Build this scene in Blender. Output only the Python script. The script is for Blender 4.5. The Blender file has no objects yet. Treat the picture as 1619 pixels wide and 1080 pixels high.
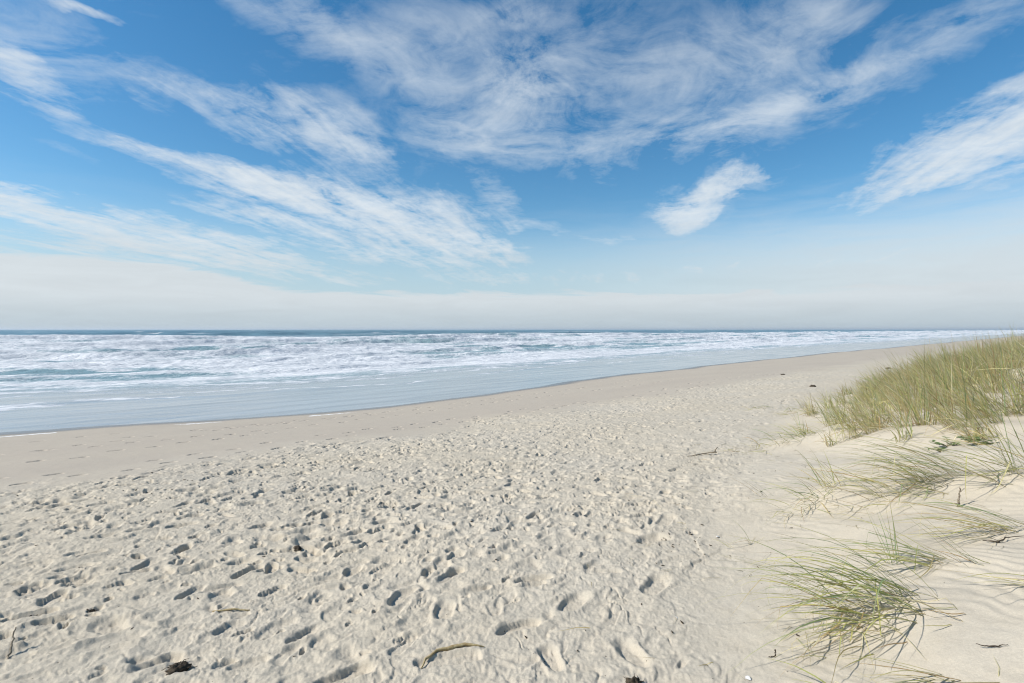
import bpy, math, random
import numpy as np
from mathutils import Vector, Matrix, Euler

random.seed(11)
RNG = np.random.default_rng(20240517)
F = np.float32
CAM_H = 1.6
SEA = -1.5
SUN_EL, SUN_AZ = 39.0, -100.0          # degrees; azimuth clockwise from +Y (the view)

# ------------------------------------------------------------------ noise
_perm = np.random.default_rng(5).permutation(4096).astype(np.int32)
_ang = np.random.default_rng(6).random(4096) * 2 * math.pi
_gx, _gy = np.cos(_ang).astype(F), np.sin(_ang).astype(F)


def pn(x, y, seed=0):
    """2D gradient noise, about -1..1"""
    x = np.asarray(x, F); y = np.asarray(y, F)
    xi = np.floor(x); yi = np.floor(y)
    fx = x - xi; fy = y - yi
    xi = xi.astype(np.int32) + seed * 37; yi = yi.astype(np.int32) + seed * 101
    u = fx * fx * fx * (fx * (fx * 6 - 15) + 10)
    v = fy * fy * fy * (fy * (fy * 6 - 15) + 10)
    a0 = _perm[xi & 4095]; a1 = _perm[(xi + 1) & 4095]
    y0 = yi & 4095; y1 = (yi + 1) & 4095
    def g(h, dx, dy):
        h = h & 4095
        return _gx[h] * dx + _gy[h] * dy
    n00 = g(_perm[(a0 + y0) & 4095], fx, fy)
    n10 = g(_perm[(a1 + y0) & 4095], fx - 1, fy)
    n01 = g(_perm[(a0 + y1) & 4095], fx, fy - 1)
    n11 = g(_perm[(a1 + y1) & 4095], fx - 1, fy - 1)
    return ((n00 * (1 - u) + n10 * u) * (1 - v) + (n01 * (1 - u) + n11 * u) * v) * F(1.5)


def fbm(x, y, octaves=4, seed=0, gain=0.5):
    r = 0; a = 1.0
    for k in range(octaves):
        r = r + a * pn(x * 2.03 ** k, y * 2.03 ** k, seed + k * 3)
        a *= gain
    return r


def sst(a, b, x):
    x = np.clip((x - a) / (b - a), 0, 1)
    return x * x * (3 - 2 * x)


# ------------------------------------------------------------------ terrain
# the shore runs along (DX, DY); s is measured along it, t across it towards the sea
DX, DY = 0.735, 0.678


def st(x, y):
    return x * DX + y * DY, -x * DY + y * DX


def xy(s, t):
    return s * DX - t * DY, s * DY + t * DX


_sg = np.arange(-80, 420, 0.25)


def _smooth(xs, ys, n):
    k = np.hanning(n); k /= k.sum()
    v = np.interp(_sg, xs, ys)
    return np.convolve(np.pad(v, n, mode='edge'), k, mode='same')[n:-n]


_toe = _smooth([-40, -5, 0, 2.3, 4.5, 6.5, 10, 14.5, 25, 60, 400],
               [-6, -1.6, 0.1, 1.2, 2.35, 3.1, 4.2, 5.0, 5.6, 6, 6], 9)
_edge = _smooth([-80, -12, -0.4, 8, 14, 21, 30, 78, 400],
                [22, 22.6, 22.3, 19.6, 19.4, 20.4, 21.8, 24, 24], 21)


def toe(s):
    return np.interp(s, _sg, _toe).astype(F)


def edge(s):
    """where the beach meets the still water"""
    return np.interp(s, _sg, _edge).astype(F)


def dune_u(s, t):
    return toe(s) - t


# sand caught by the tufts: x, y, height, radius
MOUNDS = [(1.96, 2.72, .07, .32), (2.445, 3.045, .05, .25), (3.44, 4.26, .09, .40), (3.80, 4.02, .07, .3), (2.818, 4.766, .05, .25), (4.22, 8.15, .09, .45),
          (4.684, 7.723, .10, .35), (4.80, 6.95, .10, .4), (5.24, 5.90, .10, .4), (6.75, 11.9, .12, .6), (3.05, 3.24, .05, .25), (6.145, 13.206, .06, .35), (2.58, 4.70, .03, .25), (4.55, 5.62, .04, .2)]


def base_z(x, y):
    x = np.asarray(x, F); y = np.asarray(y, F)
    s, t = st(x, y)
    u = dune_u(s, t) + 0.35 * pn(s / 2.2, t / 2.2, 3)
    up = np.maximum(u, 0)
    dune = 0.95 * (1 - np.exp(-(up / 3.2) ** 1.5)) + 0.9 * sst(4, 14, up)
    tp = np.maximum(t, 0)
    q = tp / edge(s) * 22
    z = np.where(q < 22, -1.5 * (np.minimum(q, 22) / 22) ** 1.15,
                 -1.5 - 0.6 * (1 - np.exp(-np.maximum(q - 22, 0) / 10)) - 0.012 * np.clip(q - 22, 0, 600))
    dm = sst(0, 1.5, u)
    z = z + dune
    z = z + 0.05 * pn(x / 3.1, y / 3.1, 1) * (1 - 0.7 * sst(8, 14, t)) + 0.028 * pn(s / 9, t / 9, 2) + 0.035 * pn(s / 31, t / 31, 4)
    z = z + dm * (0.07 * pn(x / 1.1, y / 1.1, 7) + 0.03 * pn(x / 0.45, y / 0.45, 8))
    for mx, my, mh, mr in MOUNDS:
        z = z + mh * np.exp(-((x - mx - 0.08) ** 2 + (y - my) ** 2) / (mr * mr))
    return z.astype(F)


def gz(x, y):
    return float(base_z(np.array([x]), np.array([y]))[0])


# ------------------------------------------------------------------ mesh plumbing
COL = bpy.context.scene.collection


def mesh_from(name, co, faces, attrs=None, smooth=True):
    """co (n,3), faces (m,4) or (m,3) -> mesh; attrs: name -> (n,) float or (n,3) colour"""
    me = bpy.data.meshes.new(name)
    co = np.ascontiguousarray(co, F); faces = np.ascontiguousarray(faces, np.int32)
    k = faces.shape[1]
    me.vertices.add(len(co)); me.vertices.foreach_set('co', co.ravel())
    me.loops.add(faces.size); me.loops.foreach_set('vertex_index', faces.ravel())
    me.polygons.add(len(faces))
    me.polygons.foreach_set('loop_start', np.arange(0, faces.size, k, dtype=np.int32))
    me.update(calc_edges=True)
    me.polygons.foreach_set('use_smooth', np.full(len(faces), bool(smooth)))
    for an, v in (attrs or {}).items():
        v = np.asarray(v, F)
        if v.ndim == 1:
            a = me.attributes.new(an, 'FLOAT', 'POINT'); a.data.foreach_set('value', v)
        else:
            a = me.attributes.new(an, 'FLOAT_COLOR', 'POINT')
            a.data.foreach_set('color', np.c_[v, np.ones(len(v), F)].astype(F).ravel())
    return me


def link(name, me, mat, parent=None):
    o = bpy.data.objects.new(name, me); COL.objects.link(o)
    if mat is not None and not me.materials: me.materials.append(mat)
    if parent is not None: o.parent = parent
    return o


def tag(o, label=None, cat=None, group=None, kind=None):
    if label: o['label'] = label
    if cat: o['category'] = cat
    if group: o['group'] = group
    if kind: o['kind'] = kind
    return o


def empty(name, loc):
    o = bpy.data.objects.new(name, None); COL.objects.link(o); o.location = loc
    o.empty_display_size = 0.1
    return o


# ------------------------------------------------------------------ node helpers
class NT:
    def __init__(self, tree):
        self.t = tree; self.n = tree.nodes; self.l = tree.links

    def new(self, kind, **kw):
        n = self.n.new(kind)
        for k, v in kw.items(): setattr(n, k, v)
        return n

    def put(self, sock, v):
        if v is None: return
        if hasattr(v, 'is_output'): self.l.new(v, sock)
        else: sock.default_value = v

    def math(self, op, a, b=None, c=None, clamp=False):
        n = self.new('ShaderNodeMath', operation=op, use_clamp=clamp)
        for s, v in zip(n.inputs, (a, b, c)): self.put(s, v)
        return n.outputs[0]

    def vmath(self, op, a, b=None):
        n = self.new('ShaderNodeVectorMath', operation=op)
        self.put(n.inputs[0], a); self.put(n.inputs[1], b)
        return n.outputs['Value'] if op in ('LENGTH', 'DOT_PRODUCT') else n.outputs[0]

    def rng(self, v, a, b, c=0.0, d=1.0, kind='SMOOTHSTEP'):
        n = self.new('ShaderNodeMapRange', interpolation_type=kind)
        n.clamp = True
        self.put(n.inputs[0], v)
        for i, q in zip((1, 2, 3, 4), (a, b, c, d)): n.inputs[i].default_value = q
        return n.outputs[0]

    def mix(self, f, a, b, kind='MIX'):
        n = self.new('ShaderNodeMix', data_type='RGBA', blend_type=kind)
        n.clamp_factor = True
        self.put(n.inputs['Factor'], f)
        self.put(n.inputs[6], a); self.put(n.inputs[7], b)
        return n.outputs[2]

    def mixf(self, f, a, b):
        n = self.new('ShaderNodeMix', data_type='FLOAT')
        self.put(n.inputs[0], f); self.put(n.inputs[2], a); self.put(n.inputs[3], b)
        return n.outputs[0]

    def noise(self, vec, scale, detail=2.0, rough=0.5, dist=0.0, dims='3D'):
        n = self.new('ShaderNodeTexNoise', noise_dimensions=dims)
        self.put(n.inputs['Vector'], vec)
        n.inputs['Scale'].default_value = scale; n.inputs['Detail'].default_value = detail
        n.inputs['Roughness'].default_value = rough; n.inputs['Distortion'].default_value = dist
        return n.outputs[0]

    def mapping(self, vec, loc=(0, 0, 0), rot=(0, 0, 0), scale=(1, 1, 1), kind='POINT'):
        n = self.new('ShaderNodeMapping', vector_type=kind)
        self.put(n.inputs[0], vec)
        n.inputs['Location'].default_value = loc; n.inputs['Rotation'].default_value = rot
        n.inputs['Scale'].default_value = scale
        return n.outputs[0]

    def attr(self, name, out='Fac'):
        return self.new('ShaderNodeAttribute', attribute_name=name).outputs[out]


def new_mat(name):
    m = bpy.data.materials.new(name); m.use_nodes = True
    t = NT(m.node_tree); t.n.clear()
    out = t.new('ShaderNodeOutputMaterial')
    return m, t, out


def rgb(r, g, b): return (r, g, b, 1.0)


# ------------------------------------------------------------------ sand
def sand_material():
    m, t, out = new_mat('beach_sand')
    pos = t.new('ShaderNodeNewGeometry').outputs['Position']
    damp = t.attr('damp'); wet = t.attr('wet'); res = t.attr('foam_residue'); churn = t.attr('churn')
    big = t.noise(pos, 0.35, 4, 0.55)
    mid = t.noise(pos, 5.0, 4, 0.6)
    grain = t.noise(pos, 420.0, 3, 0.7)
    grit = t.noise(pos, 90.0, 3, 0.7)
    dry = t.mix(t.rng(big, 0.3, 0.7), rgb(*SAND_A), rgb(*SAND_B))
    dry = t.mix(t.rng(mid, 0.35, 0.75, 0.0, 0.35), dry, rgb(*SAND_C))
    col = t.mix(damp, dry, rgb(*SAND_DAMP))
    col = t.mix(wet, col, rgb(*SAND_WET))
    gr = t.math('ADD', t.rng(grain, 0.25, 0.75, 0.80, 1.18, 'LINEAR'), t.rng(grit, 0.3, 0.75, 0.06, -0.10, 'LINEAR'))
    cc = t.new('ShaderNodeVectorMath', operation='SCALE'); t.put(cc.inputs[0], col); t.put(cc.inputs['Scale'], gr)
    # dark heavy-mineral grains and bits of bark
    vor = t.new('ShaderNodeTexVoronoi'); t.put(vor.inputs['Vector'], pos); vor.inputs['Scale'].default_value = 26.0
    sel = t.new('ShaderNodeTexWhiteNoise'); t.put(sel.inputs['Vector'], vor.outputs['Position'])
    speck = t.math('MULTIPLY', t.rng(vor.outputs['Distance'], 0.13, 0.08), t.rng(t.math('ADD', sel.outputs[0], t.math('MULTIPLY', churn, 0.05)), 0.962, 0.964))
    col = t.mix(t.math('MULTIPLY', speck, 0.75), cc.outputs[0], rgb(0.07, 0.055, 0.04))
    fr = t.rng(t.math('ADD', res, t.rng(t.noise(pos, 6.0, 4, 0.7), 0.3, 0.7, -0.4, 0.4)), 0.45, 0.75)
    col = t.mix(fr, col, rgb(0.80, 0.78, 0.74))
    b = t.new('ShaderNodeBsdfPrincipled')
    t.put(b.inputs['Base Color'], col)
    t.put(b.inputs['Roughness'], t.mixf(wet, 0.95, 0.28))
    t.put(b.inputs['Specular IOR Level'], t.mixf(wet, 0.12, 0.5))
    bh = t.math('ADD', t.math('MULTIPLY', grain, 0.0012), t.math('MULTIPLY', t.noise(pos, 38.0, 5, 0.65), t.mixf(churn, 0.004, 0.006)))
    bp = t.new('ShaderNodeBump'); bp.inputs['Strength'].default_value = 1.0; bp.inputs['Distance'].default_value = 1.0
    t.put(bp.inputs['Height'], t.math('MULTIPLY', bh, t.mixf(wet, 1.0, 0.05)))
    t.put(b.inputs['Normal'], bp.outputs[0])
    t.put(out.inputs[0], b.outputs[0])
    return m


SAND_A = (0.52, 0.448, 0.338)
SAND_B = (0.51, 0.448, 0.352)
SAND_C = (0.46, 0.390, 0.290)
SAND_DAMP = (0.44, 0.375, 0.295)
SAND_WET = (0.17, 0.155, 0.135)


GROUND = {}


def ground(x, y):
    """height of the finished sand, footprints included"""
    x = np.atleast_1d(np.asarray(x, float)); y = np.atleast_1d(np.asarray(y, float))
    i = np.clip(np.searchsorted(GROUND['r'], np.hypot(x, y)), 0, len(GROUND['r']) - 1)
    j = np.clip(np.searchsorted(GROUND['th'], np.arctan2(x, y)), 0, len(GROUND['th']) - 1)
    return GROUND['Z'][i, j].astype(float)


def build_beach():
    dense = math.radians(0.07)
    th = list(np.arange(-math.radians(46.5), math.radians(46.5), dense))
    a = th[-1] + dense
    side = list(np.arange(a, math.radians(75), math.radians(0.22)))
    th = [-q for q in side[::-1]] + th + side
    back0 = th[-1] + math.radians(2.5)
    th = np.array(th + list(np.arange(back0, 2 * math.pi + th[0] - math.radians(1.0), math.radians(2.5))))
    r = [0.004] + list(np.linspace(0.2, 1.7, 16)[:-1])
    q = 1.7
    while q < 60: r.append(q); q *= 1.0036
    while q < 700: r.append(q); q *= 1.012
    while q < 30000: r.append(q); q *= 1.08
    r = np.array(r)
    nr, nt = len(r), len(th)
    R, T = np.meshgrid(r, th, indexing='ij')
    X = (R * np.sin(T)).astype(F); Y = (R * np.cos(T)).astype(F)
    S, t = st(X, Y)
    Z = base_z(X, Y)
    u = dune_u(S, t)
    # where the dry sand has been walked over
    edge_n = 10.4 + 0.9 * pn(S / 2.6, t / 2.6, 21) + 0.6 * pn(S / 0.8, t / 0.8, 22)
    churn = (1 - sst(-0.7, 0.7, t - edge_n)) * (1 - sst(-0.5, 0.9, u + 0.5 * pn(S / 0.9, t / 0.9, 23)))
    near = r < 45
    n = int(near.sum())
    x, y = X[:n], Y[:n]
    ch = churn[:n]
    fade = (1 - sst(25, 45, R[:n]))
    D = np.zeros_like(x)
    # soft lumps left by old prints
    calm = np.clip(1.0 - 0.55 * sst(5, 12, S[:n]) * (1 - sst(6, 9, t[:n])), 0, 1) * (0.62 + 0.38 * sst(3.5, 6, R[:n]))
    D += ch * calm * (0.012 * pn(x / 0.36, y / 0.30, 31) + 0.005 * pn(x / 0.16, y / 0.13, 32))
    wob1 = pn(x / 0.13, y / 0.13, 33); wob2 = pn(x / 0.05, y / 0.05, 34)
    wobx = pn(x / 0.21, y / 0.21, 38); woby = pn(x / 0.21, y / 0.21, 39)
    rows = r[:n]
    cth = th

    def stamp(cx, cy, ang, L, W, depth, sharp, rim, keep=0.75, tilt=0.0, wob=0.16):
        rr = math.hypot(cx, cy); tt = math.atan2(cx, cy)
        E = max(L, W) * 1.75
        if rr - E < 0.3: return
        i0, i1 = np.searchsorted(rows, (rr - E, rr + E))
        dt = E / rr
        j0, j1 = np.searchsorted(cth, (tt - dt, tt + dt))
        if i1 - i0 < 2 or j1 - j0 < 2: return
        sl = (slice(i0, i1), slice(j0, j1))
        dx = x[sl] - cx; dy = y[sl] - cy
        c, s_ = math.cos(ang), math.sin(ang)
        a = (dx * c + dy * s_) / L; b = (-dx * s_ + dy * c) / W
        b = b * (1 + 0.22 * np.cos(a * 2.6 + 0.5)) + 0.12 * a * a
        q = np.sqrt(a * a + b * b) + wob * wob1[sl] + wob * 0.10 * wob2[sl]
        pit = 1 - sst(1 - sharp, 1.0, q)
        bump = np.exp(-((q - 1.18) / 0.2) ** 2) * (0.6 + 0.6 * wob1[sl])
        k = keep * (1 - sst(0.95, 1.35, q))
        D[sl] = D[sl] * (1 - k) - depth * pit * (1 + tilt * a) + rim * bump

    # edges of old, half-fallen prints: small scarps at random heights
    xa = x + 0.10 * wobx; ya = y + 0.10 * woby
    P1 = xa * 0.74 + ya * 0.67; Q1 = -xa * 0.67 + ya * 0.74
    for (sc, asp, a_, w_, sd) in ((0.34, 0.62, 0.016, 0.10, 35), (0.19, 0.55, 0.013, 0.13, 36), (0.10, 0.6, 0.008, 0.2, 37)):
        m_ = pn(P1 / sc, Q1 / (sc * asp), sd)
        D += ch * calm * a_ * (sst(-w_, w_, m_ - 0.18) - 0.5) * np.clip(0.6 + 1.1 * pn(x / 0.6, y / 0.6, sd + 10), 0, 1.2)
    # thin curved creases where the rims of old prints have caved in
    for (sc, dp, sd) in ((0.42, 0.010, 131), (0.23, 0.008, 134)):
        nn_ = pn(xa / sc, ya / sc, sd)
        D -= ch * dp * np.exp(-(nn_ / 0.035) ** 2) * np.clip(1.5 * pn(x / 0.45, y / 0.45, sd + 1) + 0.1, 0, 1)
    rng = np.random.default_rng(77)
    # thousands of loose prints in the soft sand
    N = 40000
    ps = rng.uniform(-22, 42, N); pt = rng.uniform(-3, 11.6, N)
    px, py = xy(ps, pt)
    lim = 10.4 + 0.9 * pn(ps / 2.6, pt / 2.6, 21)
    uu = dune_u(ps, pt)
    prob = np.where(pt < lim, 0.35 + 0.65 * sst(0.5, 6.0, lim - pt + 3), 0) * np.where(uu < -0.3, 1, np.where(uu < 0.2, 0.25, 0.0))
    lane = pn(ps / 6, pt / 1.1, 41)
    prob = prob * np.clip(0.60 + 1.1 * lane, 0.06, 1) * (1 - 0.45 * sst(5.5, 12, ps) * (1 - sst(7, 9.5, pt)))
    ok = (rng.random(N) < prob) & (np.hypot(px, py) > 1.6) & (np.hypot(px, py) < 42)
    base = math.atan2(DY, DX)
    for cx, cy, cs, ct in zip(px[ok], py[ok], ps[ok], pt[ok]):
        ang = base + rng.normal(0, 0.5) if rng.random() < 0.65 else rng.uniform(0, 6.28)
        kind = rng.random()
        soft = (0.54 + 0.52 * min(1, max(0, (0.8 - cx) / 3.0))) * (0.55 + 0.45 * min(1, max(0, (cx * cx + cy * cy - 9) / 16)))
        if kind < 0.20:        # clear print
            L = rng.uniform(0.105, 0.15); W = L * rng.uniform(0.36, 0.52)
            stamp(cx, cy, ang, L, W, soft * rng.uniform(0.020, 0.050), rng.uniform(0.16, 0.38), rng.uniform(0.002, 0.008), tilt=rng.uniform(-0.9, 0.9), wob=0.28, keep=0.6)
        elif kind < 0.36:     # slumped hollow
            L = rng.uniform(0.10, 0.19); W = L * rng.uniform(0.5, 0.85)
            stamp(cx, cy, ang, L, W, soft * rng.uniform(0.016, 0.040), rng.uniform(0.3, 0.7), rng.uniform(0.002, 0.009), tilt=rng.uniform(-0.9, 0.9), wob=0.42, keep=0.55)
        else:                 # heel, toe, paw and scuff marks
            L = rng.uniform(0.022, 0.07); W = L * rng.uniform(0.4, 0.9)
            stamp(cx, cy, ang, L, W, soft * rng.uniform(0.016, 0.042), rng.uniform(0.25, 0.5), 0.004, tilt=rng.uniform(-0.8, 0.8), wob=0.4, keep=0.4)
    # walkers along the firm sand
    for (s0, s1, ta, tb, step, jit) in ((-14, 36, 11.3, 12.2, 0.66, 0.12), (-16, 34, 15.4, 14.6, 0.72, 0.10), (-15, 10, 13.0, 16.8, 0.7, 0.14),
                                        (-12, 16, 17.6, 15.8, 0.74, 0.12), (-14, 5, 12.2, 13.6, 0.62, 0.2), (4, 40, 16.4, 17.3, 0.7, 0.1),
                                        (-14, 2, 19.0, 17.8, 0.8, 0.1), (-6, 40, 10.9, 11.2, 0.6, 0.2)):
        k = 0; q = s0
        while q < s1:
            f = (q - s0) / (s1 - s0)
            tt = ta + (tb - ta) * f + (0.11 if k % 2 else -0.11) + rng.normal(0, jit * 0.5) + 0.35 * math.sin(q * 0.37 + ta)
            cx, cy = xy(q, tt)
            if rng.random() < 0.86:
                a_ = math.atan2(DY, DX) + rng.normal(0, 0.14)
                stamp(cx, cy, a_, 0.145, 0.066, rng.uniform(0.03, 0.065), 0.35, 0.004, tilt=rng.uniform(-.6, .8), wob=0.3)
                if rng.random() < 0.25: stamp(cx + rng.normal(0, .2), cy + rng.normal(0, .2), a_, 0.05, 0.04, 0.012, 0.5, 0.004)
            q += step * rng.uniform(0.9, 1.1); k += 1
    # individual prints and scuffs just in front of the viewer
    for (cx, cy, ang, L, W, dp, sh) in ((-0.33, 2.80, 0.15, 0.17, 0.075, 0.022, 0.2), 
                                        (-0.42, 3.35, 1.5, 0.15, 0.08, 0.026, 0.4), (0.2, 2.75, 1.75, 0.15, 0.06, 0.028, 0.4), (0.62, 2.75, 1.95, 0.16, 0.07, 0.028, 0.45),
                                        (0.38, 3.35, 1.0, 0.16, 0.08, 0.03, 0.4), (0.95, 3.55, 0.9, 0.17, 0.09, 0.03, 0.4), (-0.85, 2.7, 0.6, 0.16, 0.07, 0.04, 0.3), (0.05, 3.1, 0.4, 0.15, 0.06, 0.03, 0.25),
                                        (-0.75, 3.6, 1.2, 0.15, 0.07, 0.03, 0.35), (1.15, 4.4, 0.4, 0.17, 0.11, 0.04, 0.5), (0.15, 3.75, 0.2, 0.14, 0.06, 0.035, 0.3)):
        stamp(cx, cy, ang, L, W, dp, sh, 0.008, keep=0.9, wob=0.22)
    # crumbly clods thrown up between the prints
    c1 = np.maximum(0, pn(x / 0.045, y / 0.045, 51) - 0.42) * 0.032
    c2 = np.maximum(0, pn(x / 0.021, y / 0.021, 52) - 0.40) * 0.013
    patch = np.clip(0.35 + 1.3 * pn(x / 0.7, y / 0.7, 53), 0, 1)
    nearf = 1 - sst(8, 16, R[:n])
    c3 = np.maximum(0, pn(x / 0.09, y / 0.07, 55) - 0.45) * 0.03
    D += (ch * patch) * (c1 * 0.9 + c2 * nearf * 1.1 + c3)
    D += ch * nearf * (0.0040 * fbm(x / 0.05, y / 0.05, 2, 54) + 0.0022 * pn(x / 0.018, y / 0.018, 59))
    # drag lines in the lower left
    left = ch * np.clip(pn(x / 1.2, y / 1.2, 57) + 0.1, 0, 1)
    p, w = x * 0.78 + y * 0.62, -x * 0.62 + y * 0.78
    D += left * 0.008 * pn(p / 0.5, w / 0.055, 58)
    # wind-combed dune foot
    du = sst(-0.4, 0.8, u[:n])
    rp = x * 0.9 + y * 0.43 + 0.10 * pn(x / 0.5, y / 0.5, 66) + 0.03 * pn(x / 0.12, y / 0.12, 67)
    D += du * 0.0045 * np.sin(rp * 2 * math.pi / 0.085) * np.clip(0.25 + 0.9 * pn(x / 0.8, y / 0.8, 68), 0, 1)
    D += du * (0.006 * pn(x / 0.28, y / 0.16, 61) + 0.003 * pn(x / 0.09, y / 0.05, 62) + 0.004 * np.maximum(0, pn(x / 0.06, y / 0.06, 63) - 0.45))
    # firm sand: faint undulation and swash ripples
    D += (1 - ch) * (1 - du) * (0.004 * pn(x / 0.5, y / 0.3, 64) + 0.0015 * pn(x / 0.12, y / 0.08, 65))
    Z[:n] += D * fade
    # attributes: moisture is in the sand itself
    damp = sst(-1.2, 1.6, t - edge_n) * 0.85
    damp = np.clip(damp + 0.25 * pn(S / 5, t / 1.6, 71) * damp, 0, 1)
    zz = Z - SEA
    wet = 1 - sst(0.02, 0.12, zz + 0.012 * pn(S / 1.3, t / 1.3, 72))
    sf = t - (edge(S) - 1.45 + 0.45 * pn(S / 5.5, 0 * S, 73) + 0.12 * pn(S / 1.2, t / 1.2, 74))
    res = np.exp(-(sf / 0.17) ** 2) * sst(0.0, 0.35, pn(S / 1.9, t / 8, 75) + 0.30) * (1 - sst(6, 13, S))
    co = np.stack([X.ravel(), Y.ravel(), Z.ravel()], -1)
    idx = np.arange(nr * nt, dtype=np.int32).reshape(nr, nt)
    nx = np.roll(idx, -1, axis=1)
    f = np.stack([idx[:-1], nx[:-1], nx[1:], idx[1:]], -1).reshape(-1, 4)[:, ::-1]
    me = mesh_from('beach', co, f, {'damp': damp.ravel(), 'wet': wet.ravel(), 'foam_residue': res.ravel(), 'churn': churn.ravel()})
    GROUND.update(r=r, th=th, Z=Z)
    o = link('beach', me, sand_material()); tag(o, kind='structure')
    return o


# ------------------------------------------------------------------ sea
def sea_material():
    m, t, out = new_mat('sea_water')
    pos = t.new('ShaderNodeNewGeometry').outputs['Position']
    foam = t.attr('foam'); far = t.attr('offshore'); film = t.attr('film')
    q = t.mapping(pos, rot=(0, 0, -math.atan2(DY, DX)))
    fine = t.noise(t.mapping(q, scale=(1.0, 1.6, 1)), 2.3, 6, 0.66, 0.6)
    fine2 = t.noise(t.mapping(q, scale=(1.0, 1.5, 1)), 9.0, 4, 0.65, 0.3)
    f = t.math('ADD', foam, t.math('MULTIPLY', t.math('SUBTRACT', fine, 0.5), 0.85))
    f = t.math('ADD', f, t.math('MULTIPLY', t.math('SUBTRACT', fine2, 0.5), 0.22))
    f = t.rng(f, 0.32, 0.72)
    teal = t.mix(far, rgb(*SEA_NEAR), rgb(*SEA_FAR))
    sheen = t.noise(t.mapping(q, scale=(0.16, 1.9, 1)), 0.8, 6, 0.62, 0.5)
    fcol = t.mix(t.rng(sheen, 0.32, 0.68), rgb(0.27, 0.28, 0.275), rgb(*SEA_FILM))
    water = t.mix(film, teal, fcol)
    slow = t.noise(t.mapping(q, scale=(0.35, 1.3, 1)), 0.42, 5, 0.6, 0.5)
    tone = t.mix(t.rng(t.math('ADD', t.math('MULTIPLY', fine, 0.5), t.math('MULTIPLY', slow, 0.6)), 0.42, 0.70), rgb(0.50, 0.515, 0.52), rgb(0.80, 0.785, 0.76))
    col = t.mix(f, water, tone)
    b = t.new('ShaderNodeBsdfPrincipled')
    t.put(b.inputs['Base Color'], col)
    t.put(b.inputs['Roughness'], t.mixf(f, t.mixf(film, t.mixf(far, 0.18, 0.35), t.rng(sheen, 0.3, 0.7, 0.20, 0.06, 'LINEAR')), 0.75))
    b.inputs['IOR'].default_value = 1.333
    t.put(b.inputs['Specular IOR Level'], t.mixf(f, 0.5, 0.2))
    chop = t.noise(t.mapping(q, scale=(0.6, 1.4, 1)), 1.1, 5, 0.6, 0.4)
    rip = t.noise(t.mapping(q, scale=(0.7, 1.8, 1)), 5.0, 3, 0.6, 0.2)
    h = t.math('ADD', t.math('MULTIPLY', chop, t.mixf(film, 0.30, 0.012)), t.math('MULTIPLY', rip, t.mixf(film, 0.05, 0.004)))
    bp = t.new('ShaderNodeBump'); bp.inputs['Strength'].default_value = 1.0; bp.inputs['Distance'].default_value = 1.0
    t.put(bp.inputs['Height'], h)
    t.put(b.inputs['Normal'], bp.outputs[0])
    t.put(out.inputs[0], b.outputs[0])
    return m


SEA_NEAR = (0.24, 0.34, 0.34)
SEA_FAR = (0.14, 0.235, 0.27)  # offshore blue, lightened to put some of the horizon haze into the colour
SEA_FILM = (0.38, 0.38, 0.37)


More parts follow.
